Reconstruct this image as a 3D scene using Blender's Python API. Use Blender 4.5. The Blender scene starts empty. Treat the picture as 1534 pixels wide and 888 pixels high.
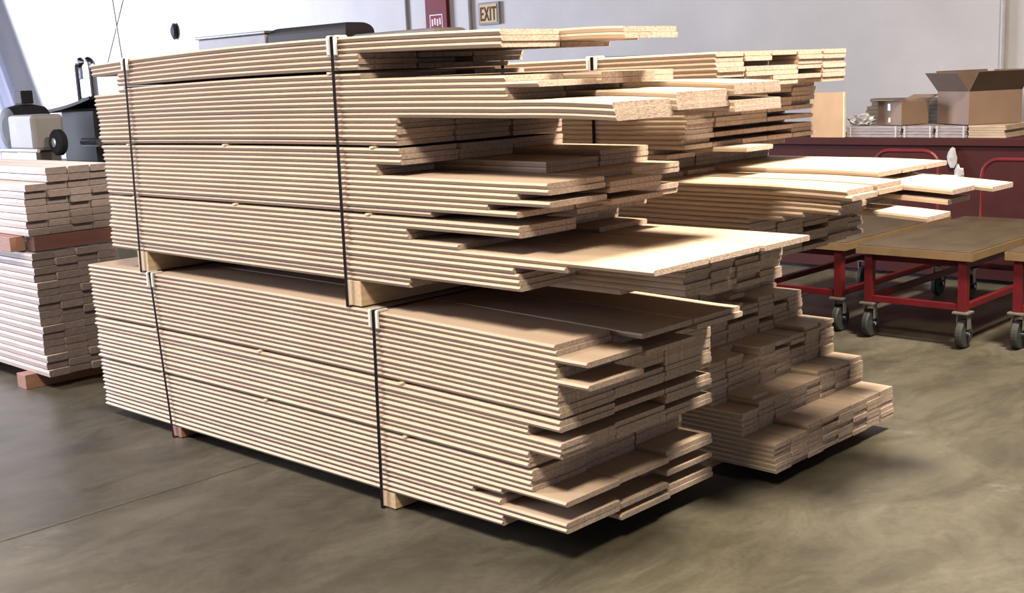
import bpy, bmesh, math, random
from mathutils import Vector, Matrix
random.seed(7)
sc = bpy.context.scene
COL = sc.collection

# ------------------------------------------------------------------ camera, world, lamps, exposure
# World axes: x along the boards (towards their staggered ends), y across the stacks (towards the back wall), z up.
BETA, PITCH, ROLL = 0.7738, 0.1822, 0.0427
R_ = Vector((math.cos(BETA), math.sin(BETA), 0)); F_ = Vector((-math.sin(BETA), math.cos(BETA), 0)); Z_ = Vector((0, 0, 1))
fw = F_*math.cos(PITCH) - Z_*math.sin(PITCH); up = F_*math.sin(PITCH) + Z_*math.cos(PITCH)
rt = R_*math.cos(ROLL) - up*math.sin(ROLL); up2 = R_*math.sin(ROLL) + up*math.cos(ROLL)
cd = bpy.data.cameras.new('camera'); cam = bpy.data.objects.new('camera', cd); COL.objects.link(cam)
cd.sensor_width = 36; cd.sensor_fit = 'HORIZONTAL'; cd.lens = 1785.4/1534*36; cd.clip_end = 200
m = Matrix((rt, up2, -fw)).transposed().to_4x4(); m.translation = Vector((2.491, -2.754, 1.605)); cam.matrix_world = m
sc.camera = cam

w = bpy.data.worlds.new('world'); sc.world = w; w.use_nodes = True
w.node_tree.nodes['Background'].inputs[0].default_value = (0.80, 0.79, 0.86, 1)
w.node_tree.nodes['Background'].inputs[1].default_value = 0.018

def area(name, loc, target, power, color, size, size_y=None, shape='DISK'):
    l = bpy.data.lights.new(name, 'AREA'); l.energy = power; l.color = color; l.size = size; l.shape = shape
    if size_y: l.shape = 'RECTANGLE'; l.size_y = size_y
    o = bpy.data.objects.new(name, l); COL.objects.link(o); o.location = loc
    o.rotation_euler = (Vector(target)-Vector(loc)).to_track_quat('-Z', 'Y').to_euler()
    return o
WARM = (1.0, 0.865, 0.675)
area('bay_lamp', (1.6, -2.7, 5.4), (0.6, -1.0, 0), 300, WARM, 1.15)
area('bay_lamp', (1.5, 2.25, 5.4), (1.0, 1.6, 0), 600, WARM, 1.0)
area('bay_lamp', (-4.4, -3.4, 5.4), (-3.0, -0.6, 0), 190, (1.0, 0.88, 0.79), 1.0)
area('unseen_daylight', (9.0, -2.2, 1.8), (0.0, 0.6, 0.7), 30, (0.92, 0.90, 1.0), 4.0, 3.0)  # soft cool fill light added to lift the board ends; source unseen
area('unseen_daylight', (-9.0, -6.6, 2.6), (-4.8, -1.4, 0.2), 340, (0.86, 0.86, 1.0), 4.5, 4.0)
area('unseen_daylight', (-20.5, -1.0, 2.6), (-11.0, 4.5, 1.2), 3900, (0.80, 0.84, 1.0), 5.0, 4.5)

sc.view_settings.view_transform = 'Standard'; sc.view_settings.look = 'None'
sc.view_settings.gamma = 1; sc.view_settings.use_curve_mapping = False; sc.view_settings.exposure = 1.40

# ------------------------------------------------------------------ materials
ALB = 0.58   # real surfaces are fairly dark; the exposure is set for them
def new_mat(name):
    m = bpy.data.materials.new(name); m.use_nodes = True
    return m, m.node_tree.nodes, m.node_tree.links, m.node_tree.nodes['Principled BSDF']
def mat(name, color, rough=0.6, metal=0.0, var=0.12, scale=6.0, bump=0.0, bscale=60, stretch=(1, 1, 1), obj_var=0.0, spec=0.3):
    m, N, L, B = new_mat(name)
    B.inputs['Roughness'].default_value = rough; B.inputs['Metallic'].default_value = metal
    B.inputs['Specular IOR Level'].default_value = spec
    tc = N.new('ShaderNodeTexCoord'); mp = N.new('ShaderNodeMapping'); mp.inputs['Scale'].default_value = stretch
    L.new(tc.outputs['Object'], mp.inputs[0])
    nz = N.new('ShaderNodeTexNoise'); nz.inputs['Scale'].default_value = scale; nz.inputs['Detail'].default_value = 6
    L.new(mp.outputs[0], nz.inputs['Vector'])
    mr = N.new('ShaderNodeMapRange'); mr.inputs[1].default_value = .3; mr.inputs[2].default_value = .7
    mr.inputs[3].default_value = 1-var; mr.inputs[4].default_value = 1+var
    L.new(nz.outputs[0], mr.inputs[0])
    val = mr.outputs[0]
    if obj_var:
        oi = N.new('ShaderNodeObjectInfo'); m2 = N.new('ShaderNodeMapRange')
        m2.inputs[3].default_value = 1-obj_var; m2.inputs[4].default_value = 1+obj_var
        L.new(oi.outputs['Random'], m2.inputs[0])
        mu = N.new('ShaderNodeMath'); mu.operation = 'MULTIPLY'; L.new(val, mu.inputs[0]); L.new(m2.outputs[0], mu.inputs[1]); val = mu.outputs[0]
    mx = N.new('ShaderNodeVectorMath'); mx.operation = 'SCALE'; mx.inputs[0].default_value = [c*ALB for c in color]
    L.new(val, mx.inputs['Scale']); L.new(mx.outputs[0], B.inputs['Base Color'])
    if bump:
        n2 = N.new('ShaderNodeTexNoise'); n2.inputs['Scale'].default_value = bscale; L.new(mp.outputs[0], n2.inputs['Vector'])
        bp = N.new('ShaderNodeBump'); bp.inputs['Strength'].default_value = bump; bp.inputs['Distance'].default_value = .004
        L.new(n2.outputs[0], bp.inputs['Height']); L.new(bp.outputs[0], B.inputs['Normal'])
    return m
M = {}
M['board'] = mat('particleboard_face', (0.60, 0.455, 0.34), .55, var=.07, scale=9, stretch=(.25, 1.5, 1), obj_var=.06)
M['board_end'] = mat('particleboard_end', (0.54, 0.42, 0.345), .85, var=.24, scale=90, bump=.5, bscale=220, obj_var=.08, spec=.1)
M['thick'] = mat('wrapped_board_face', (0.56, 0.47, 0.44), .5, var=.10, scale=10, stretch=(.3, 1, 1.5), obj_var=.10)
M['thick_end_shaded'] = mat('wrapped_board_end_shaded', (0.18, 0.143, 0.136), .8, var=.14, scale=40, bump=.25, bscale=120, obj_var=.12, spec=.1)  # much darker than the faces: shade on these ends is put into the colour
M['lumber'] = mat('softwood', (0.60, 0.43, 0.26), .7, var=.15, scale=14, stretch=(6, .5, 6), obj_var=.06)
M['redwood'] = mat('reddish_softwood', (0.34, 0.17, 0.115), .7, var=.15, scale=14, stretch=(4, .6, 4))
M['beam_red'] = mat('dark_stained_timber', (0.13, 0.055, 0.045), .6, var=.15, scale=14, stretch=(4, .6, 4))
M['strap'] = mat('black_strap', (0.012, 0.008, 0.008), .8, var=.1, spec=.03)
M['white_plastic'] = mat('white_plastic', (0.75, 0.74, 0.70), .4, var=.04)
M['ply'] = mat('plywood', (0.47, 0.30, 0.165), .55, var=.2, scale=5, stretch=(1, 1, .6))
M['ply_edge'] = mat('plywood_edge', (0.80, 0.66, 0.45), .7, var=.1)
M['red'] = mat('red_paint', (0.12, 0.006, 0.010), .45, var=.14, scale=9)
M['dkred'] = mat('dark_red_board', (0.046, 0.010, 0.010), .75, var=.16, scale=5, spec=.12)
M['worktop'] = mat('worn_worktop', (0.062, 0.044, 0.026), .5, var=.28, scale=7, stretch=(1, .5, 1))
M['worktop_edge'] = mat('worktop_edge', (0.19, 0.122, 0.058), .6, var=.15, scale=10)
M['rubber'] = mat('rubber', (0.035, 0.037, 0.037), .6, var=.2)
M['zinc'] = mat('zinc', (0.42, 0.40, 0.37), .35, .7, var=.1)
M['steel_dark'] = mat('dark_steel', (0.07, 0.07, 0.075), .4, .5, var=.15)
M['black'] = mat('black_paint', (0.014, 0.014, 0.018), .8, var=.2, spec=.1)
M['grey'] = mat('grey_paint', (0.36, 0.34, 0.35), .55, var=.12)
M['drum_grey'] = mat('dull_grey_paint', (0.22, 0.21, 0.215), .7, var=.12)
M['dull_brown'] = mat('dull_brown_surface', (0.16, 0.135, 0.125), .7, var=.12)
M['greydark'] = mat('slate_paint', (0.10, 0.10, 0.10), .5, var=.15)
M['brown_cloth'] = mat('dark_vinyl', (0.022, 0.018, 0.019), .7, var=.1, spec=.1)
M['chrome'] = mat('chrome', (0.62, 0.63, 0.68), .18, 1.0, var=.05)
M['carton'] = mat('cardboard', (0.185, 0.118, 0.082), .75, var=.07, scale=8)
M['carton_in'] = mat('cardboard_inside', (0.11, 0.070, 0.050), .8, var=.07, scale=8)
M['tape'] = mat('white_tape', (0.85, 0.85, 0.85), .3, var=.03)
M['wrap_grey'] = mat('wrapped_panel', (0.27, 0.235, 0.25), .35, var=.2, scale=18, stretch=(.6, 1, 3))
M['tan_stack'] = mat('tan_panel', (0.36, 0.27, 0.19), .6, var=.2, scale=12, stretch=(.5, 1, 4))
M['dark_sheet'] = mat('dark_card', (0.085, 0.062, 0.045), .7, var=.2)
M['film'] = mat('film_scrap', (0.40, 0.38, 0.40), .25, var=.15)
M['sign_face'] = mat('cream_sign', (0.40, 0.335, 0.23), .85, var=.04, spec=.04)
M['sign_frame'] = mat('sign_frame', (0.22, 0.205, 0.21), .8, var=.08, spec=.05)
M['letter'] = mat('brown_letter', (0.10, 0.045, 0.02), .85, var=.04, spec=.03)
M['post_red'] = mat('maroon_paint', (0.105, 0.012, 0.020), .7, var=.06, spec=.1)
M['sticker'] = mat('faded_pink', (0.24, 0.085, 0.095), .5, var=.08)
M['cable'] = mat('cable_grey', (0.25, 0.24, 0.25), .5)
M['pipe'] = mat('grey_conduit', (0.26, 0.25, 0.265), .7, 0.0)
M['clear'] = None
def plastic_sheet():
    m, N, L, B = new_mat('milky_plastic')
    B.inputs['Base Color'].default_value = (0.29, 0.2958, 0.3712, 1); B.inputs['Roughness'].default_value = .35
    B.inputs['Transmission Weight'].default_value = .35; B.inputs['Alpha'].default_value = .75
    return m
M['sheet'] = plastic_sheet()
def wall_material():
    m, N, L, B = new_mat('painted_concrete_wall')
    tc = N.new('ShaderNodeTexCoord'); nz = N.new('ShaderNodeTexNoise'); nz.inputs['Scale'].default_value = .9; nz.inputs['Detail'].default_value = 8
    nz.inputs['Roughness'].default_value = .65
    L.new(tc.outputs['Object'], nz.inputs[0])
    cr = N.new('ShaderNodeValToRGB'); cr.color_ramp.elements[0].position = .3; cr.color_ramp.elements[1].position = .72
    cr.color_ramp.elements[0].color = (0.145, 0.141, 0.145, 1); cr.color_ramp.elements[1].color = (0.192, 0.187, 0.193, 1)
    L.new(nz.outputs[0], cr.inputs[0]); L.new(cr.outputs[0], B.inputs['Base Color']); B.inputs['Roughness'].default_value = .75
    return m
M['wall'] = wall_material()
def floor_material():
    m, N, L, B = new_mat('stained_concrete_floor')
    tc = N.new('ShaderNodeTexCoord')
    def noise(scale, detail, rough, st=(1, 1, 1), dist=0.0):
        mp = N.new('ShaderNodeMapping'); mp.inputs['Scale'].default_value = st; L.new(tc.outputs['Object'], mp.inputs[0])
        n = N.new('ShaderNodeTexNoise'); n.inputs['Scale'].default_value = scale; n.inputs['Detail'].default_value = detail
        n.inputs['Roughness'].default_value = rough; n.inputs['Distortion'].default_value = dist; L.new(mp.outputs[0], n.inputs[0]); return n.outputs[0]
    def ramp(src, a, ca, b, cb):
        c = N.new('ShaderNodeValToRGB'); c.color_ramp.elements[0].position = a; c.color_ramp.elements[1].position = b
        c.color_ramp.elements[0].color = (*ca, 1); c.color_ramp.elements[1].color = (*cb, 1); L.new(src, c.inputs[0]); return c.outputs[0]
    def mix(a, b, fac, mode='MULTIPLY'):
        x = N.new('ShaderNodeMix'); x.data_type = 'RGBA'; x.blend_type = mode
        if isinstance(fac, float): x.inputs[0].default_value = fac
        else: L.new(fac, x.inputs[0])
        L.new(a, x.inputs[6])
        L.new(b, x.inputs[7]); return x.outputs[2]
    base = ramp(noise(1.5, 9, .68, (1, .45, 1), .5), .33, (.036, .0325, .0225), .68, (.086, .079, .061))
    blot = ramp(noise(3.6, 7, .72, (1, .5, 1), 1.0), .40, (.55, .53, .50), .58, (1.10, 1.10, 1.10))
    big = ramp(noise(.55, 4, .6, (1, 1, 1), .4), .40, (.72, .70, .66), .62, (1.12, 1.12, 1.12))
    fine = ramp(noise(45, 5, .75), .3, (.80, .80, .80), .7, (1.14, 1.14, 1.14))
    c = mix(base, blot, .6); c = mix(c, big, .8); c = mix(c, fine, .8)
    def patch(src, a, b, k, col):
        pm = ramp(src, a, (0, 0, 0), b, (1, 1, 1))
        rg = N.new('ShaderNodeRGB'); rg.outputs[0].default_value = (*col, 1)
        mm = N.new('ShaderNodeMath'); mm.operation = 'MULTIPLY'; mm.inputs[1].default_value = k; L.new(pm, mm.inputs[0])
        return mix(c, rg.outputs[0], mm.outputs[0], 'MIX')
    c = patch(noise(1.9, 10, .78, (.7, 1.1, 1), 1.2), .60, .70, .45, (.118, .112, .096))
    c = patch(noise(1.4, 7, .75, (1, 1, 1), .8), .64, .74, .40, (.095, .060, .028))
    c = patch(noise(2.2, 8, .8, (1.2, .4, 1), 1.5), .63, .72, .45, (.030, .027, .021))
    c = patch(noise(30, 2, .5), .795, .815, .8, (.30, .29, .27))
    L.new(c, B.inputs['Base Color'])
    rr = N.new('ShaderNodeMapRange'); rr.inputs[3].default_value = .28; rr.inputs[4].default_value = .52
    L.new(noise(3.0, 5, .6), rr.inputs[0]); L.new(rr.outputs[0], B.inputs['Roughness']); B.inputs['Specular IOR Level'].default_value = .5
    return m
M['floor'] = floor_material()

# ------------------------------------------------------------------ helpers
def link(name, bm, mats, parent=None, loc=(0, 0, 0), rotz=0.0, smooth=False):
    me = bpy.data.meshes.new(name)
    bmesh.ops.recalc_face_normals(bm, faces=bm.faces); bm.to_mesh(me); bm.free()
    for k in (mats if isinstance(mats, (list, tuple)) else [mats]): me.materials.append(M[k])
    if smooth:
        for p in me.polygons: p.use_smooth = True
    o = bpy.data.objects.new(name, me); COL.objects.link(o); o.location = loc; o.rotation_euler = (0, 0, rotz)
    if parent: o.parent = parent
    return o
def tag(o, label, cat, group=None):
    o['label'] = label; o['category'] = cat
    if group: o['group'] = group
    return o
def thing(name, label, cat, loc=(0, 0, 0), rotz=0.0, group=None):
    o = bpy.data.objects.new(name, None); COL.objects.link(o); o.location = loc; o.rotation_euler = (0, 0, rotz)
    o.empty_display_size = .05
    return tag(o, label, cat, group)
def struct(o): o['kind'] = 'structure'; return o
def box(bm, x0, y0, z0, x1, y1, z1, bev=0.0, mi=0):
    vs = [bm.verts.new((x, y, z)) for z in (z0, z1) for y in (y0, y1) for x in (x0, x1)]
    fs = [bm.faces.new([vs[i] for i in q]) for q in ((0, 2, 3, 1), (4, 5, 7, 6), (0, 1, 5, 4), (2, 6, 7, 3), (0, 4, 6, 2), (1, 3, 7, 5))]
    for f in fs: f.material_index = mi
    if bev:
        es = list({e for f in fs for e in f.edges})
        bmesh.ops.bevel(bm, geom=es, offset=bev, segments=2, affect='EDGES', profile=.5)
    return vs
def tube(bm, pts, r, seg=10, cap=True):
    pts = [Vector(p) for p in pts]; rings = []
    ref = Vector((0, 0, 1)) if abs((pts[1]-pts[0]).normalized().z) < .9 else Vector((1, 0, 0))
    for i, p in enumerate(pts):
        d = (pts[min(i+1, len(pts)-1)]-pts[max(i-1, 0)]).normalized()
        a = (ref - d*ref.dot(d)).normalized(); b = d.cross(a)
        rr = r[i] if isinstance(r, (list, tuple)) else r
        rings.append([bm.verts.new(p + a*math.cos(t)*rr + b*math.sin(t)*rr) for t in [2*math.pi*k/seg for k in range(seg)]])
    for A, Bq in zip(rings, rings[1:]):
        for k in range(seg): bm.faces.new((A[k], A[(k+1) % seg], Bq[(k+1) % seg], Bq[k]))
    if cap: bm.faces.new(rings[0]); bm.faces.new(rings[-1])
def lathe(bm, prof, center, axis='z', seg=24):
    c = Vector(center); rings = []
    for r, h in prof:
        ring = []
        for k in range(seg):
            t = 2*math.pi*k/seg; a, b = r*math.cos(t), r*math.sin(t)
            ring.append(bm.verts.new(c + Vector({'z': (a, b, h), 'y': (a, h, b), 'x': (h, a, b)}[axis])))
        rings.append(ring)
    for A, Bq in zip(rings, rings[1:]):
        for k in range(seg): bm.faces.new((A[k], A[(k+1) % seg], Bq[(k+1) % seg], Bq[k]))
    bm.faces.new(rings[0]); bm.faces.new(rings[-1])
def arc(c, r, a0, a1, n, plane='xz'):
    out = []
    for i in range(n+1):
        t = a0+(a1-a0)*i/n; p, q = r*math.cos(t), r*math.sin(t)
        out.append((c[0]+p, c[1], c[2]+q) if plane == 'xz' else (c[0], c[1]+p, c[2]+q))
    return out
ONES = 'first second third fourth fifth sixth seventh eighth ninth tenth eleventh twelfth thirteenth fourteenth fifteenth sixteenth seventeenth eighteenth nineteenth'.split()
def nth(n):
    if n < 20: return ONES[n-1]
    t, o = divmod(n, 10); names = {2: ('twenty', 'twentieth'), 3: ('thirty', 'thirtieth'), 4: ('forty', 'fortieth')}[t]
    return names[1] if o == 0 else names[0]+'-'+ONES[o-1]

# ------------------------------------------------------------------ the room
b = bmesh.new(); box(b, -24, -9, -.2, 10, 6.9, 0); struct(link('floor', b, 'floor'))
b = bmesh.new(); box(b, -24, 6.6, 0, 10, 6.8, 6.2); struct(link('wall_back', b, 'wall'))
# saw-cut joint: a shallow dark groove line across the slab
M['joint'] = mat('joint_filler', (0.055, 0.048, 0.04), .8, var=.3, scale=30)
b = bmesh.new(); 
for i in range(26):
    y0 = -4+i*.4; j = .0015*math.sin(i*2.1)
    box(b, -1.806+j, y0, .0, -1.798+j, y0+.4, .0012)
struct(link('trim_1', b, 'joint'))

# ------------------------------------------------------------------ boards
T = 0.0181; PIT = 0.0195
def lag(u, pts):
    (a, fa), (b_, fb), (c, fc) = pts
    return fa*(u-b_)*(u-c)/((a-b_)*(a-c)) + fb*(u-a)*(u-c)/((b_-a)*(b_-c)) + fc*(u-a)*(u-b_)/((c-a)*(c-b_))
def off_low(u, s):
    pts = ((-3.15, -.019+.028*s), (-.92, .002+.006*s+.016*s*(1-s)), (0, .0135-.023*s))
    return lag(min(u, .02), pts)
def off_up(u, s):
    q = lag(min(u, -.2), ((-2.9, -.0155), (-1.0, .013), (-.2, -.003)))
    return s*s*q - s*s*.14*max(0, u+.15)**2
def off_rear(u, s): return -.06*max(0, u)**2
GRID = sorted([round(-5.4+.1*i, 3) for i in range(64)] + [.02, -.15])
def board(name, u0, u1, v0, v1, z, off, s, label, group, cat='board', t=T, mats=('board', 'board_end'), nose=.0036, lip=None):
    """one board: long edges bevelled to a blunt ridge, flat sawn ends, following the sag of its stack"""
    bm = bmesh.new(); h = t/2
    cx, cy = (u0+u1)/2, (v0+v1)/2; z0 = z + off(cx, s)
    prof = []
    for sgn, vv, ns in ((-1, v0, lip or nose), (1, v1, nose)):
        q = [(ns, 0), (.0006, h*1.06), (0, h*1.15), (0, h*1.26), (.0006, h*1.36), (ns*.7, t-.0006), (ns*.85, t)]
        for d, zz in (q if sgn > 0 else q[::-1]): prof.append((vv - sgn*d - cy, zz))
    rings = []
    for u in [u0] + [g for g in GRID if u0+.012 < g < u1-.012] + [u1]:
        dz = z + off(u, s) - z0
        rings.append([bm.verts.new((u-cx, y, zz+dz)) for y, zz in prof])
    k = len(prof)
    for A, B in zip(rings, rings[1:]):
        for i in range(k): bm.faces.new((A[i], A[(i+1) % k], B[(i+1) % k], B[i]))
    for r in (rings[0], rings[-1]):
        f = bm.faces.new(r); f.material_index = 1
    o = link(name, bm, mats, loc=(cx, cy, z0))
    return tag(o, label, cat, group)
rnd = random.uniform
W3 = 0.2884
COLN = ('outer', 'middle', 'inner')
# level of a board's sawn end: steps of 0.14 m
a_, b_, c_, d_, e_ = .120, -.016, -.157, -.297, -.437
LOW_A = [b_,b_,a_,b_,b_,b_,a_,b_,b_,b_,b_,b_+.004,b_+.006, b_+.006,b_+.006,c_,c_,b_+.008,b_+.006,b_+.004,c_,c_,c_, c_+.01,c_+.01,c_+.01,c_+.01,b_+.02,d_,e_,d_,b_+.018,b_+.018,d_,d_]
LOW_B = [a_-.008,b_,b_,a_,c_,b_+.002,b_,b_,b_,c_,b_,b_,b_, c_,b_,c_,c_,b_,b_,b_,c_,c_,c_, c_,c_,c_,c_,b_+.012,c_,d_,c_,c_,b_+.014,c_,b_+.016]
LOW_C = [a_-.006,a_+.006,b_,c_,b_,b_,b_,b_,b_,b_,b_,b_,b_, c_,b_,b_,b_,c_,b_,b_,c_,c_,c_, c_,c_,c_,b_,b_,c_,c_,b_,c_,c_,b_,b_]
def z_low(k): return .7635-PIT-k*PIT-(.008 if k > 12 else 0)-(.008 if k > 22 else 0)+.0006
for k in range(35):
    s = 1-k/34
    for ci, tab in enumerate((LOW_A, LOW_B, LOW_C)):
        left = -3.15 + .00085*k + rnd(-.006, .006)
        v0 = ci*W3 + rnd(-.0015, .0015) + .0012 - (.009*random.random()**1.6 if ci == 0 else 0)
        out = tab[k]
        how = 'jutting out past its neighbours' if out > .05 else ''
        lab = f"wide pale board {how+', ' if how else 'in '}{COLN[ci]} column of the lower front stack, {nth(k+1)} from top"
        if how: lab = f"wide board jutting out, {COLN[ci]} column of the lower front stack, {nth(k+1)} from top"
        board('wide_board', left, out+rnd(-.004, .004), v0, v0+W3-.0032, z_low(k), off_low, s, lab, 'wide boards of the lower front stack', lip=.0095 if ci == 0 else None)
# upper front stack
X = lambda n: -.02+.14*n
UP_A = [-.205,-.200,-.203,-.92,-.917,-.92,-.915,-.192,-.045,-.188,-.185,.247,.252,.256,-.731,-.735,-.73,-.738,-.74,-.724,-.72,-.718,-.864,-.858,
        -.030,-.027,-.159,-.017,-.298,-.161,-.578,-.159,-.153,-.714,-.710,-.448,.380,.040,-.183,-.169,-.160,-.155,-.705,-.715]
UP_B = [.062,.070,-.46,-.92,-1.02,-.92,-1.02,-.032,-.034,-.19,.262,.266,.266,-.16,-.732,-.732,-.73,-.735,-.732,-.70,-.72,-.72,-.295,-.293,
        -.140,-.014,-.014,-.16,-.010,-.16,-.16,-.30,-.30,-.45,-.45,-.44,.381,None,None,None,None,None,None,None]
UP_C = [-.30,-.32,-.46,-.92,-.92,-1.0,-.92,-.165,-.167,.280,.281,-.16,.283,.283,.085,-.72,-.72,-.72,-.72,-.72,-.72,-.29,-.29,-.29,
        -.146,-.146,-.30,-.30,-.15,-.16,-.30,-.30,-.44,-.44,-.44,-.30,.398,None,None,None,None,None,None,None]
UP_L = [-2.92,-2.92,-2.918,-2.67,-2.67,-2.67,-2.67]+[-2.905]*4+[-2.895]*8+[-2.885+.0012*i for i in range(12)]+[-2.862-.002*i for i in range(13)]
def z_up(k): return .8745+PIT*(43-k)+(.008 if k <= 30 else 0)+(.008 if k <= 18 else 0)+(.010 if k <= 5 else 0)+.0006
for k in range(44):
    s = 1-k/43
    for ci, tab in enumerate((UP_A, UP_B, UP_C)):
        if tab[k] is None: continue
        v0 = ci*W3 + rnd(-.0015, .0015) + .0012 - (.009*random.random()**1.6 if ci == 0 else 0)
        out = tab[k]; far = out > .2
        lab = f"wide board jutting far out, {COLN[ci]} column of the upper front stack, {nth(k+1)} from top" if far else \
              f"wide pale board in {COLN[ci]} column of the upper front stack, {nth(k+1)} from top"
        board('wide_board', UP_L[k]+rnd(-.005, .005), out+rnd(-.003, .003), v0, v0+W3-.0032, z_up(k), off_up, s, lab, 'wide boards of the upper front stack', lip=.0095 if ci == 0 else None)
for k in range(37, 44):
    for ci in range(4):
        v0 = W3+ci*.1442+.0012
        out = .287 + (0.0 if (k+ci) % 4 else -.012)+rnd(-.004, .004)
        if k == 37 and ci in (2, 3): out = .30
        if k == 43 and ci == 0: out = .02
        board('narrow_board', -2.87+rnd(-.005, .005), out, v0, v0+.1412, z_up(k), off_up, 1-k/43,
              f"narrow board low in the upper front stack, {nth(k+1)} layer from top, {nth(ci+1)} across", 'narrow boards under the upper front stack', nose=.0026)
# upper rear stack: five boards across
RV, RW = 1.072, .1956
def rear_out(j):
    q = -.265; r = -.42
    if j <= 6:
        t = [-.12]*5
        if j == 1: t[2] = -.26
        if j == 2: t[1] = -.26; t[2] = -.26
        if j == 4: t[3] = -.26
        if j == 5: t[0] = -.26
        if j == 6: t[3] = -.2; t[4] = -.12
        return t
    if j <= 18:
        return {9: [q, q, q, r, q], 11: [q, q, q, q, -.29], 13: [q, q, q, r, r], 15: [q, r, r, r, r], 17: [q-.02, r, r, r, q]}.get(j, [q]*5)
    return {19: [r, -.12, r, r, r], 20: [-.36, r, r, r, r], 21: [-.5]*5, 22: [-.5]*5, 23: [-.5]*5,
            24: [-.4, -.4, .335, .34, .345], 25: [.44, .43, .2, .2, .2], 26: [.452, .445, .625, .70, .2], 27: [.395, .3, .3, .3, .40],
            28: [.40, .3, .61, .3, .3], 29: [.395, .3, .3, .3, .3], 30: [.25, .63, .3, .3, .3], 31: [.16, .16, .3, .2, .16],
            32: [.02, .1, .16, .16, .16]}.get(j, [.02, .02, .02, 0, -.03] if j % 3 else [.02, .02, -.10, 0.02, -.05])
for j in range(41):
    outs = rear_out(j)
    for ci in range(5):
        v0 = RV+ci*RW+rnd(-.001, .001)-(.030 if ci == 0 and j in (24, 25, 26) else .006 if ci == 0 else 0); out = outs[ci]+rnd(-.005, .005)
        lab = f"board jutting from the upper rear stack, {nth(j+1)} layer from top, {nth(ci+1)} across" if out > .3 else \
              f"pale board of the upper rear stack, {nth(j+1)} layer from top, {nth(ci+1)} across"
        board('board', -2.95+rnd(-.02, .02), out, v0, v0+RW-.003, 1.665-PIT*(j+1)+.0006, off_rear, 0, lab, 'boards of the upper rear stack', nose=.0030, lip=.009 if ci == 0 else None)
# lower rear stack: eight narrow boards across, stepped back as it rises
NV, NW = 1.066, .1222
def step_out(i):
    if i < 7: return .131
    if i < 12: return -.020
    if i < 20: return -.165
    if i < 27: return -.325
    return -.465
SING = {(12, 1): -.045, (12, 5): -.03, (12, 6): -.02, (12, 7): -.02, (20, 6): -.17, (20, 7): -.165, (27, 3): -.33, (27, 5): -.325, (27, 6): -.325, (5, 3): .12, (28, 4): -.40, (18, 2): -.31, (18, 4): -.31, (19, 2): -.30,
        (24, 3): -.46, (24, 4): -.46, (22, 5): -.46, (25, 6): -.45, (16, 0): -.165, (17, 5): -.20, (6, 0): -.02, (6, 1): -.02, (11, 0): -.165}
for i in range(34):
    for ci in range(8):
        v0 = NV+ci*NW+rnd(-.001, .001); out = SING.get((i, ci), step_out(i))+rnd(-.006, .006)
        board('narrow_board', -2.9+rnd(-.02, .02), out, v0, v0+NW-.003, .0606+PIT*i, off_rear, 0,
              f"narrow board of the stepped rear stack, {nth(i+1)} layer from floor, {nth(ci+1)} across", 'narrow boards of the stepped rear stack', nose=.0026)
# small stack of thick boards beyond, in two lifts with a beam between
for lift, (zb, n, nm) in enumerate(((.083, 17, 'lower'), (.862, 9, 'upper'))):
    for i in range(n):
        for ci in range(4):
            if lift == 1 and ci == 0 and i > 6: continue
            v0 = .03+ci*.1275
            end = -3.83-.0022*i*(1 if lift == 0 else -1)-(.05 if lift else 0)+rnd(-.018, .018)
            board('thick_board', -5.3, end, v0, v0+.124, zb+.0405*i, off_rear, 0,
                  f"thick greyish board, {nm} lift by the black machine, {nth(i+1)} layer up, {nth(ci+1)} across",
                  'thick boards by the dark machine', t=.0365, mats=('thick', 'thick_end_shaded'), nose=.003)

# ------------------------------------------------------------------ timbers, laths, straps, protectors
def timber(name, x0, y0, z0, x1, y1, z1, m_, label, cat='timber', group=None, bev=.002):
    b = bmesh.new(); cx, cy = (x0+x1)/2, (y0+y1)/2
    box(b, x0-cx, y0-cy, 0, x1-cx, y1-cy, z1-z0, bev)
    return tag(link(name, b, m_, loc=(cx, cy, z0)), label, cat, group)
G = 'timbers under the stacks'
for x, where in ((-.915, 'beside the tall strap'), (-2.455, 'towards the far end')):
    zt = z_low(34)+min(off_low(x-.045, 0), off_low(x+.045, 0))-.001
    timber('bearer', x-.045, .004, .004, x+.045, .86, zt, 'redwood' if x < -2 else 'lumber', f'short timber bearer on the floor under the lower front stack, {where}', 'timber', G)
for x, where in ((-1.035, 'beside the open gap end'), (-2.605, 'towards the far end')):
    z0 = z_low(0)+T+max(off_low(x-.045, 1), off_low(x+.045, 1))+.005
    timber('bearer', x-.05, .004, z0, x+.04, .86, z_up(43)-.001, 'lumber', f'timber bearer between the two front stacks, {where}', 'timber', G)
for x, where in ((-.25, 'nearer the stepped ends'), (-2.2, 'towards the far end')):
    timber('bearer', x-.045, NV, .0, x+.045, NV+.97, .0595, 'lumber', f'timber bearer on the floor under the stepped rear stack, {where}', 'timber', G)
    timber('bearer', x-.645, NV, .7240, x-.555, NV+.97, .8650, 'lumber', f'timber bearer between the two rear stacks, {where}', 'timber', G)
timber('bearer', -4.10, -.03, 0, -3.99, .56, .0815, 'redwood', 'reddish timber bearer poking out under the thick greyish boards', 'timber', G)
timber('bearer', -5.0, -.03, 0, -4.89, .56, .0815, 'redwood', 'second reddish timber bearer under the thick greyish boards, mostly hidden', 'timber', G)
timber('beam', -3.955, .052, .778, -3.865, .55, .858, 'beam_red', 'dark red timber between the two lifts of thick greyish boards, under their ends', 'timber', G)
timber('beam', -5.3, -.035, .778, -3.97, .048, .858, 'redwood', 'pinkish timber along the side between the two lifts of thick boards', 'timber', G)
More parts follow.
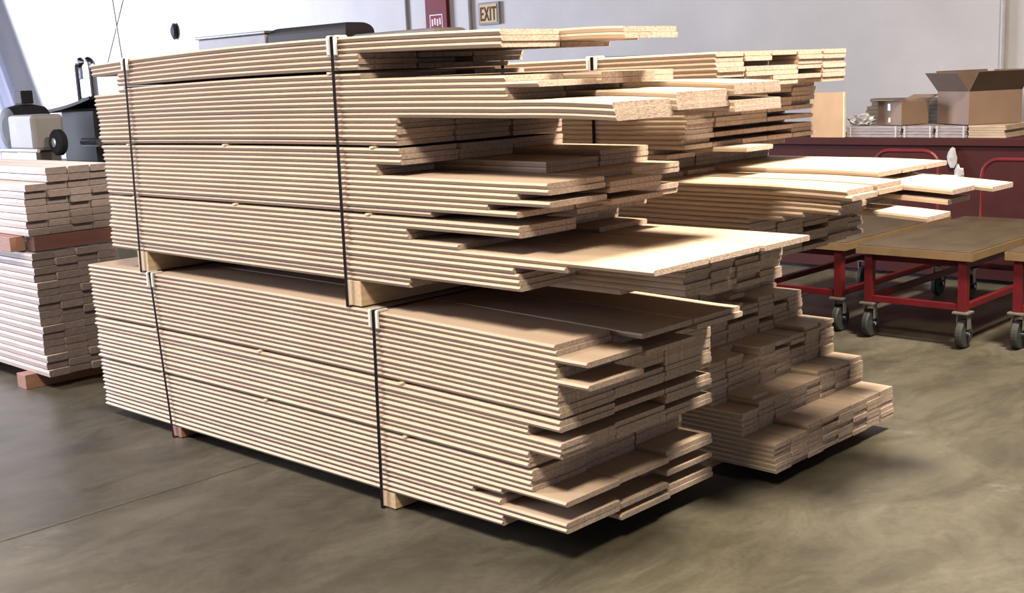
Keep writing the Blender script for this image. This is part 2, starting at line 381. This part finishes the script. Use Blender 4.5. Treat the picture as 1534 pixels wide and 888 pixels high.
def lath(x, low, k, label, group):
    z, off, s = (z_low(k), off_low, 1-k/34) if low else (z_up(k), off_up, 1-k/43)
    zz = z+T+off(x, s)+.0006
    timber('lath', x-.010, -.006, zz, x+.010, .862, zz+.0062, 'ply_edge', label, 'lath', group, .0008)
LG = 'thin laths between board layers'
for x, wh in ((-2.545, 'beside the strap at its far end'), (-1.70, 'half way along'), (-.79, 'beside the tall strap')):
    lath(x, True, 13, f'thin lath, top gap of lower front stack, {wh}', LG)
for x, wh in ((-2.52, 'beside the strap at its far end'), (-1.68, 'half way along'), (-.785, 'beside the tall strap')):
    lath(x, True, 23, f'thin lath, bottom gap of lower front stack, {wh}', LG)
for x, wh in ((-2.63, 'beside the far strap'), (-1.83, 'half way along'), (-.87, 'beside the tall strap')):
    lath(x, False, 19, f'thin lath in the middle gap of the upper front stack, {wh}', LG)
for x, wh in ((-2.62, 'beside the far strap'), (-1.79, 'half way along'), (-.92, 'beside the tall strap')):
    lath(x, False, 31, f'thin lath in the bottom gap of the upper front stack, {wh}', LG)
for x, wh in ((-2.62, 'beside the far strap'), (-1.09, 'beside the tall strap')):
    z = z_up(6)+T+off_up(x, 1-6/43)+.0006
    timber('lath', x-.010, -.006, z, x+.010, .862, z+.0075, 'ply_edge', f'thin lath in the top gap of the upper front stack, {wh}', 'lath', LG, .0008)
def strap(x0, x1, v0, v1, z0, z1, label, wd=.0165, th=.0012):
    """a closed band around a stack; x0 at its foot, x1 at its top"""
    b = bmesh.new(); cx = (x0+x1)/2
    loop = []
    for z, x in ((z0, x0), (z1, x1)):
        pass
    n = 10
    pts = [(x0+(x1-x0)*i/n, v0, z0+(z1-z0)*i/n) for i in range(n+1)] + [(x1+(x0-x1)*i/n, v1, z1+(z0-z1)*i/n) for i in range(n+1)]
    cy, cz = (v0+v1)/2, (z0+z1)/2
    rings = []
    for (x, y, z) in pts:
        sy = -1 if y < cy else 1; sz = -1 if z <= z0+1e-6 else (1 if z >= z1-1e-6 else 0)
        rings.append([b.verts.new((x-cx+dx, y+sy*o_, z+sz*o_-z0)) for dx, o_ in ((-wd/2, 0), (wd/2, 0), (wd/2, th), (-wd/2, th))])
    for i in range(len(rings)):
        A, B = rings[i], rings[(i+1) % len(rings)]
        for q in range(4): b.faces.new((A[q], A[(q+1) % 4], B[(q+1) % 4], B[q]))
    return tag(link('strap', b, 'strap', loc=(cx, 0, z0)), label, 'strap', 'black straps round the stacks')
def protector(x, v, z, label, h=.064):
    """white plastic edge protector: angle plate with two ribs that guide the strap"""
    b = bmesh.new()
    box(b, -.0270, -.0066, -h, .0270, -.0040, .0030, .0008); box(b, -.0270, -.0030, .0008, .0270, .045, .0030, .0008)
    plate = b
    o = thing('edge_protector', label, 'edge protector', (x, v, z), 0, 'white edge protectors under the straps')
    link('angle_plate', plate, 'white_plastic', o)
    for s in (-1, 1):
        b = bmesh.new(); x0, x1 = sorted((s*.0152, s*.0268))
        # rib with a rounded shoulder over the edge
        prof = [(-.0052, -h), (-.0125, -h+.004), (-.0125, -.004)] + [(-.0040-.0085*math.cos(t), -.0005+.0085*math.sin(t)) for t in [math.pi/2*i/5 for i in range(6)]] + [(.040, .008), (.045, .003), (-.0052, .003)]
        A = [b.verts.new((x0, y, zz)) for y, zz in prof]; B = [b.verts.new((x1, y, zz)) for y, zz in prof]
        b.faces.new(A); b.faces.new(B)
        for i in range(len(prof)): b.faces.new((A[i], A[(i+1) % len(prof)], B[(i+1) % len(prof)], B[i]))
        link('rib', b, 'white_plastic', o)
def top_low(x): return z_low(0)+T+off_low(x, 1)
def top_up(x): return z_up(0)+T+off_up(x, 1)
PR = .0125
strap(-.93, -.91, -PR, .8725, .0012, top_low(-.91)+.0042, 'black strap round the lower front stack, the one ending by the open top')
strap(-2.455, -2.53, -PR, .8725, .0012, top_low(-2.53)+.0042, 'black strap round the far end of the lower front stack')
strap(-1.06, -1.05, -PR, .8725, top_low(-1.05)+.0022, top_up(-1.05)+.0042, 'tall black strap round the upper front stack, nearer its stepped ends')
strap(-2.605, -2.57, -PR, .8725, top_low(-2.6)+.0022, top_up(-2.57)+.0042, 'black strap round the far end of the upper front stack')
strap(-.72, -.72, RV-.0135, RV+.985, .8650-.001, 1.6690, 'black strap on the upper rear stack behind the front stack')
protector(-.91, -.0040, top_low(-.91)+.0002, 'white edge protector on the lower front stack beside the open board top')
protector(-2.53, -.0040, top_low(-2.53)+.0002, 'white edge protector at the far end of the lower front stack')
protector(-1.05, -.0040, top_up(-1.05)+.0002, 'white edge protector on top of the upper front stack, the larger-looking one')
protector(-2.57, -.0040, top_up(-2.57)+.0002, 'white edge protector at the far end of the upper front stack', .05)
protector(-.72, RV-.0075, 1.6652, 'white edge protector on the rear stack, seen over the front boards', .05)

# ------------------------------------------------------------------ red carts
def caster(parent, x, y, h):
    c = link('caster', (lambda b: (box(b, -.045, -.045, h-.012, .045, .045, h, .002), box(b, -.034, -.008, h-.10, -.028, .03, h-.012), box(b, .028, -.008, h-.10, .034, .03, h-.012), b)[-1])(bmesh.new()), 'zinc', parent, (x, y, 0))
    b = bmesh.new(); r = .082
    lathe(b, [(r*.55, -.020), (r*.92, -.020), (r, -.012), (r, .012), (r*.92, .020), (r*.55, .020)], (0, .012, r+.001), 'x', 28); link('wheel', b, 'rubber', c, smooth=False)
    b = bmesh.new(); lathe(b, [(.010, -.042), (.014, -.038), (.014, .038), (.010, .042)], (0, .012, r+.001), 'x', 14); link('axle', b, 'chrome', c)
def cart(x0, x1, y0, y1, label, handle):
    t = thing('cart', label, 'cart', ((x0+x1)/2, (y0+y1)/2, 0), 0, 'red carts with wooden tops')
    hx, hy = (x1-x0)/2, (y1-y0)/2; hc = .212; zt = .505
    b = bmesh.new(); box(b, -hx-.06, -hy-.05, zt+.002, hx+.06, hy+.05, zt+.050, .003); top = link('top', b, 'worktop', t)
    b = bmesh.new()
    box(b, -hx-.063, -hy-.056, zt-.002, hx+.063, -hy-.0505, zt+.044, .001); box(b, hx+.0605, -hy-.05, zt-.002, hx+.066, hy+.05, zt+.044, .001)
    box(b, -hx-.066, -hy-.05, zt-.002, -hx-.0605, hy+.05, zt+.044, .001)
    link('edge_band', b, 'worktop_edge', top)
    for sx in (-1, 1):
        for sy in (-1, 1):
            b = bmesh.new(); box(b, sx*hx-.024, sy*hy-.024, hc, sx*hx+.024, sy*hy+.024, zt, .002); link('leg', b, 'red', t)
            caster(t, sx*hx, sy*hy, hc)
    for sy in (-1, 1):
        b = bmesh.new(); box(b, -hx+.0245, sy*hy-.016, hc+.004, hx-.0245, sy*hy+.016, hc+.040, .002); link('rail', b, 'red', t)
    for sx in (-1, 1):
        b = bmesh.new(); box(b, sx*hx-.016, -hy+.0245, hc+.004, sx*hx+.016, hy-.0245, hc+.040, .002); link('rail', b, 'red', t)
    b = bmesh.new(); box(b, -hx-.02, -hy+.03, zt-.05, hx+.02, hy-.03, zt-.001, .002); link('deck_frame', b, 'red', t)
    if handle:
        b = bmesh.new(); r = .11; yy = hy+.075; zz = handle
        tube(b, [(-hx+.04, hy+.02, zt-.02), (-hx+.04, yy, zt), (-hx+.04, yy, zz-r)] + arc((-hx+.04+r, yy, zz-r), r, math.pi, math.pi/2, 6)[1:] +
             [(hx-.04-r, yy, zz)] + arc((hx-.04-r, yy, zz-r), r, math.pi/2, 0, 6)[1:] + [(hx-.04, yy, zt), (hx-.04, hy+.02, zt-.02)], .014, 10)
        link('push_handle', b, 'red', t)
    return t
cart(-1.60, -1.045, 3.70, 5.05, 'red cart with worn wooden top, mostly hidden behind the stacked boards', .985)
cart(-.826, -.262, 3.66, 5.05, 'red cart with worn wooden top standing clear on three visible casters', .935)
cart(-.012, .55, 3.80, 5.15, 'red cart with wooden top cut off by the edge of the view', .93)

# ------------------------------------------------------------------ things along the back wall
t = thing('workbench', 'long dark red bench behind the carts, loaded with cartons and wrapped panels', 'bench', (-1.9, 5.95, 0))
b = bmesh.new(); box(b, -1.6, -.33, .985, 1.28, .45, 1.035, .003); link('top', b, 'dkred', t)
b = bmesh.new(); box(b, -1.58, -.30, .03, 1.24, -.285, .983, .002); link('apron_panel', b, 'dkred', t)
for x in (-1.5, -.1, 1.18):
    for y in (-.26, .40):
        b = bmesh.new(); box(b, x-.03, y-.02, 0, x+.03, y+.03, .984, .002); link('leg', b, 'dkred', t)
b = bmesh.new(); box(b, -1.5, -.2, .20, 1.2, .40, .23, .002); link('lower_shelf', b, 'dkred', t)
for i, (x0, x1, lab) in enumerate(((-2.10, -1.65, 'beside the standing plywood'), (-1.64, -1.40, 'under the closed carton'), (-1.39, -1.15, 'below the open carton'))):
    t = thing('panel_bundle', f'flat bundle of grey panels in clear wrap on the red bench, {lab}', 'panel bundle', ((x0+x1)/2, 5.95, 1.036), 0, 'wrapped panel bundles on the bench')
    b = bmesh.new(); hx = (x1-x0)/2
    for q in range(4): box(b, -hx+.004*((q*7) % 3), -.24, q*.0215, hx-.004*((q*5) % 3), .26, q*.0215+.020, .002)
    link('panels', b, 'wrap_grey', t)
    b = bmesh.new()
    b.free()
    for q in (-1, 1):
        b = bmesh.new(); box(b, q*hx*.82-.007, -.2465, 0, q*hx*.82+.007, -.2415, .086, .001); link('wrap_band', b, 'film', t)
t = tag(link('panel_bundle', (lambda b: ([box(b, -.135+.004*(q % 2), -.24, q*.018, .135-.006*(q % 3), .24, q*.018+.0165, .001) for q in range(5)], b)[1])(bmesh.new()), 'tan_stack', loc=(-1.005, 5.95, 1.036)),
        'flat tan panels stacked on the red bench under the open carton', 'panel bundle', 'wrapped panel bundles on the bench')
# standing plywood panel
t = thing('plywood_panel', 'plywood sheet standing on edge at the bench behind the rear stack', 'panel', (-2.235, 5.69, 1.037), 0)
b = bmesh.new(); box(b, -.15, -.012, 0, .125, .012, .345, .0); link('face', b, 'ply', t)
b = bmesh.new(); box(b, .1255, -.013, 0, .137, .013, .346, .001); link('edge', b, 'ply_edge', t)
# cartons
def carton(name, loc, rotz, w_, d_, h_, label, flaps, tape=False):
    t = thing(name, label, 'carton', loc, rotz, 'cartons on the bench'); th = .006
    b = bmesh.new()
    box(b, -w_/2, -d_/2, 0, w_/2, d_/2, th); box(b, -w_/2, -d_/2, th, w_/2, -d_/2+th, h_); box(b, -w_/2, d_/2-th, th, w_/2, d_/2, h_)
    box(b, -w_/2, -d_/2+th, th, -w_/2+th, d_/2-th, h_); box(b, w_/2-th, -d_/2+th, th, w_/2, d_/2-th, h_)
    link('body', b, 'carton', t)
    for side, ang, ln, in_ in flaps:
        b = bmesh.new(); a = math.radians(ang); ca, sa = math.cos(a), math.sin(a)
        hw = (w_ if side in 'fb' else d_)/2
        q = []
        for s_, l_, o_ in ((-1, 0, 0), (1, 0, 0), (1, ln, 0), (-1, ln, 0), (-1, 0, .005), (1, 0, .005), (1, ln, .005), (-1, ln, .005)):
            out = l_*ca - o_*sa; z = h_+.001 + l_*sa + o_*ca
            x, y = {'f': (s_*hw, -d_/2-out), 'b': (s_*hw, d_/2+out), 'l': (-w_/2-out, s_*hw), 'r': (w_/2+out, s_*hw)}[side]
            q.append(b.verts.new((x, y, z)))
        for fc in ((0, 1, 2, 3), (4, 5, 6, 7), (0, 1, 5, 4), (1, 2, 6, 5), (2, 3, 7, 6), (3, 0, 4, 7)): b.faces.new([q[i] for i in fc])
        link('flap', b, 'carton_in' if in_ else 'carton', t)
    if tape:
        b = bmesh.new(); box(b, -.018, -d_/2-.0015, h_*.62, .008, -d_/2-.0002, h_*.90); link('tape', b, 'tape', t)
        b = bmesh.new(); box(b, -.008, -d_/2-.0015, h_*.12, .010, -d_/2-.0002, h_*.30); link('tape', b, 'tape', t)
    return t
carton('open_carton', (-1.19, 6.0, 1.128), math.radians(-35), .42, .42, .235, 'open brown carton with its flaps spread on the bench end', (('f', 52, .17, True), ('r', 50, .18, True), ('b', 72, .15, True), ('l', 80, .15, True)))
carton('carton', (-1.73, 5.90, 1.126), math.radians(-22), .26, .26, .175, 'smaller brown carton with white tape beside the open carton', (('f', 6, .08, False), ('b', 20, .10, False)), True)
# folded dark sheets behind the cartons
for q in range(9):
    tag(link('folded_card', (lambda b: (box(b, -.42+rnd(0, .08), -.06, 0, .36-rnd(0, .08), .06, .0290, .001), b)[1])(bmesh.new()), 'dark_sheet', loc=(-1.80+rnd(-.01, .01), 6.30, 1.036+q*.0305)),
        f'dark flattened sheet in the pile behind the cartons, {nth(q+1)} from its bottom', 'sheet', 'dark sheets behind the cartons')
    if q < 8:
        pass
# crumpled film
random.seed(11)
b = bmesh.new(); bmesh.ops.create_icosphere(b, subdivisions=3, radius=1)
for v in b.verts:
    n = v.co.normalized(); k_ = .75+.5*random.random()
    v.co = Vector((n.x*.10*k_, n.y*.07*k_, max(0, (n.z*.045+.035)*k_)))
tag(link('plastic_scrap', b, 'film', loc=(-2.02, 5.80, 1.124)), 'crumpled plastic film on the wrapped panels beside the carton', 'plastic film')
for x, z in ((-1.22, .90), (-1.17, .78)):
    b = bmesh.new(); bmesh.ops.create_icosphere(b, subdivisions=2, radius=1)
    for v in b.verts:
        n = v.co.normalized(); k_ = .7+.6*random.random(); v.co = Vector((n.x*.035*k_, n.y*.012*k_, n.z*.07*k_))
    tag(link('plastic_scrap', b, 'film', loc=(x, 5.634, z)), 'torn clear film hanging on the red bench front, %s piece' % ('upper' if z > .85 else 'lower'), 'plastic film')

# exit sign
t = thing('exit_sign', 'cream EXIT sign in grey frame on the back wall', 'sign', (-6.79, 6.598, 2.165))
b = bmesh.new(); box(b, -.155, -.03, 0, .155, 0, .235, .004); link('frame', b, 'sign_frame', t)
b = bmesh.new(); box(b, -.128, -.036, .022, .128, -.0302, .215, .001); link('face', b, 'sign_face', t)
cu = bpy.data.curves.new('lettering', 'FONT'); cu.body = 'EXIT'; cu.size = .205; cu.align_x = 'CENTER'; cu.extrude = .002; cu.offset = .0028; cu.space_character = 1.12
cu.materials.append(M['letter'])
o = bpy.data.objects.new('lettering_curve', cu); COL.objects.link(o)
me = bpy.data.meshes.new_from_object(o.evaluated_get(bpy.context.evaluated_depsgraph_get())); bpy.data.objects.remove(o)
o = bpy.data.objects.new('lettering', me); COL.objects.link(o); o.parent = t; o.location = (0, -.0385, .045); o.rotation_euler = (math.pi/2, 0, 0); o.scale = (.53, 1, 1)
# red post with a faded round-cornered sticker
t = thing('red_post', 'dark red painted panel on the back wall left of the EXIT sign', 'panel', (-7.60, 6.598, 0))
t['label'] = 'dark red painted panel with a faded sticker on the back wall'
b = bmesh.new(); box(b, -.175, -.05, 0, .175, 0, 3.6, .004); link('panel', b, 'post_red', t)
b = bmesh.new()
def ring(x0, z0, x1, z1, wd, y0, y1):
    box(b, x0, y0, z0, x1, y1, z0+wd); box(b, x0, y0, z1-wd, x1, y1, z1); box(b, x0, y0, z0+wd, x0+wd, y1, z1-wd); box(b, x1-wd, y0, z0+wd, x1, y1, z1-wd)
ring(-.105, 2.165, .105, 2.325, .012, -.0515, -.0502)
for q in range(4): box(b, -.075+q*.042, -.0515, 2.20+.012*(q % 2), -.050+q*.042, -.0502, 2.285-.01*((q+1) % 2))
link('sticker', b, 'sticker', t)
# conduits and cables on the wall
def conduit(x, z0, z1, r, label):
    b = bmesh.new(); tube(b, [(0, 0, 0), (0, 0, z1-z0)], r, 8); tag(link('conduit', b, 'pipe', loc=(x, 6.597-r, z0)), label, 'pipe')
conduit(-8.14, 0, 4, .016, 'thin grey conduit up the back wall behind the front stack')
conduit(-7.09, 0, 4, .02, 'grey conduit up the back wall between red panel and EXIT sign')
conduit(-1.26, 0, 4, .022, 'grey conduit up the back wall above the open carton')
for (xb, dx, yy, lab) in ((-15.06, .74, 6.45, 'thin cable hanging by the bright wall, the more slanting one'), (-14.38, -.13, 6.36, 'thin cable hanging by the bright wall, the steeper one crossing behind')):
    b = bmesh.new(); tube(b, [(0, 0, 0), (dx*2.6, 0, 2.6)], .011, 6)
    tag(link('cable', b, 'cable', loc=(xb, yy, 2.02)), lab.replace(' behind', ''), 'cable', 'cables by the bright wall')
b = bmesh.new(); lathe(b, [(.03, 0), (.07, -.01), (.08, -.03), (.05, -.06)], (0, 0, 0), 'y', 16)
for v in b.verts: v.co.z *= 1.5
tag(link('wall_knob', b, 'black', loc=(-13.2, 6.60, 2.45)), 'small dark fitting on the bright part of the back wall', 'wall fitting')
# tall boxes showing over the front stack
t = thing('tank_cabinet', 'grey metal cabinet behind the stacks, its top edge showing', 'cabinet', (-6.3, 3.3, 0))
b = bmesh.new(); box(b, -.52, -.3, 0, .50, .0, 2.03, .012); link('body', b, 'drum_grey', t)
b = bmesh.new(); box(b, -.54, -.32, 2.031, .52, .02, 2.055, .008); link('lid', b, 'greydark', t)
t = thing('covered_machine', 'machine under a dark rounded cover beside the grey cabinet', 'machine', (-5.25, 3.3, 0))
b = bmesh.new(); vs = box(b, -.52, -.3, 1.2, .49, -.02, 2.065); es = [e for e in b.edges if all(v.co.z > 1.5 for v in e.verts)]
bmesh.ops.bevel(b, geom=es, offset=.075, segments=6, affect='EDGES', profile=.5); link('cover', b, 'brown_cloth', t)
b = bmesh.new(); box(b, -.45, -.26, 0, .45, -.06, 1.199, .01); link('base', b, 'greydark', t)
t = thing('low_block', 'dull brown block behind the stacks, next to the covered machine', 'cabinet', (-4.25, 3.3, 0))  # plain dull brown block with a slate plate on its front
b = bmesh.new(); box(b, -.46, -.3, 0, .50, .0, 1.965, .03); link('body', b, 'dull_brown', t)
b = bmesh.new(); box(b, -.40, -.312, .3, .36, -.3005, 1.8, .004); link('front_plate', b, 'greydark', t)

# ------------------------------------------------------------------ dark machinery at the bright end of the hall
t = thing('press_machine', 'black machine with curved hood beyond the thick greyish boards', 'machine', (-7.15, 2.2, 0))
b = bmesh.new(); box(b, -.10, -.3, 1.06, .47, .5, 1.475, .012); link('housing', b, 'black', t)
b = bmesh.new(); box(b, -.6, -.35, 0, .5, .55, 1.058, .015); link('base', b, 'greydark', t)
b = bmesh.new(); pts = [(-.62+.14*i, .1, 1.46+.0017*i*i) for i in range(9)]
A = [[b.verts.new((x, -.34, z)), b.verts.new((x, .55, z)), b.verts.new((x, .55, z+.025)), b.verts.new((x, -.34, z+.025))] for x, _, z in pts]
for P_, Q_ in zip(A, A[1:]):
    for i in range(4): b.faces.new((P_[i], P_[(i+1) % 4], Q_[(i+1) % 4], Q_[i]))
b.faces.new(A[0]); b.faces.new(A[-1])
link('hood', b, 'black', t)
b = bmesh.new(); tube(b, [(.38, -.36, 1.23), (.66, -.36, 1.23)], .035, 14); link('roller', b, 'chrome', t)
t = thing('chrome_post', 'shiny chrome pipe frame on the black machine beside the stack end', 'pipe frame', (-7.66, 2.3, 1.505))
b = bmesh.new(); tube(b, [(0, 0, .0), (0, 0, .33)] + arc((.06, 0, .33), .06, math.pi, math.pi/2, 5)[1:] + [(.19, 0, .39)] + arc((.19, 0, .33), .06, math.pi/2, 0, 5)[1:] + [(.25, 0, 0)], .035, 12); link('frame', b, 'chrome', t)
b = bmesh.new(); box(b, .04, -.02, .07, .21, .03, .24, .008); link('control_box', b, 'steel_dark', t)
t = thing('grey_tank', 'dull grey boxy tank with a dark pulley beside the black machine', 'tank', (-6.75, 1.47, 0))
b = bmesh.new(); box(b, -.27, -.13, 1.19, .17, .13, 1.47, .03); link('body', b, 'drum_grey', t)
b = bmesh.new(); box(b, -.22, -.10, 0, .12, .10, 1.189, .003); link('stand', b, 'greydark', t)
b = bmesh.new(); lathe(b, [(.03, -.035), (.085, -.035), (.10, -.02), (.10, .02), (.085, .035), (.03, .035)], (.31, 0, 1.255), 'y', 22); pl = link('pulley', b, 'black', t)
b = bmesh.new(); lathe(b, [(.02, -.045), (.035, -.04), (.035, -.0351), (.02, -.0351)], (.31, 0, 1.255), 'y', 14); link('hub', b, 'zinc', pl)
b = bmesh.new(); box(b, .1705, -.02, 1.235, .235, .02, 1.275, .002); link('bracket', b, 'greydark', t)
b = bmesh.new(); tube(b, [(-1.0, -.16, 1.195), (.30, -.16, 1.20)], .014, 10); link('rail', b, 'grey', t)
t = thing('dark_motor', 'dark bulky motor at the very edge beside the grey tank', 'motor', (-7.26, 1.60, 0))
b = bmesh.new(); lathe(b, [(.10, -.16), (.17, -.15), (.19, -.06), (.19, .06), (.17, .15), (.10, .16)], (0, 0, 1.36), 'y', 24); link('body', b, 'black', t)
b = bmesh.new(); box(b, -.17, -.16, 0, .17, .16, 1.169, .01); link('pedestal', b, 'greydark', t)
b = bmesh.new(); box(b, -.06, -.05, 1.552, .08, .05, 1.66, .01); link('cap', b, 'black', t)
# milky plastic curtain in front of the bright wall
b = bmesh.new(); n = 60; lo, hi = [], []
for i in range(n+1):
    x = -1.6+3.2*i/n; y = .07*math.sin(i*.9)+.04*math.sin(i*2.3)
    lo.append(b.verts.new((x, y, 0))); hi.append(b.verts.new((x*.55-1.9, y*.6, 4.6)))
for i in range(n): b.faces.new((lo[i], lo[i+1], hi[i+1], hi[i]))
r = bmesh.ops.solidify(b, geom=b.faces[:], thickness=.004)
tag(link('plastic_curtain', b, 'sheet', loc=(-18.6, 6.2, .01), smooth=True), 'milky plastic curtain hanging in folds by the bright wall', 'curtain')
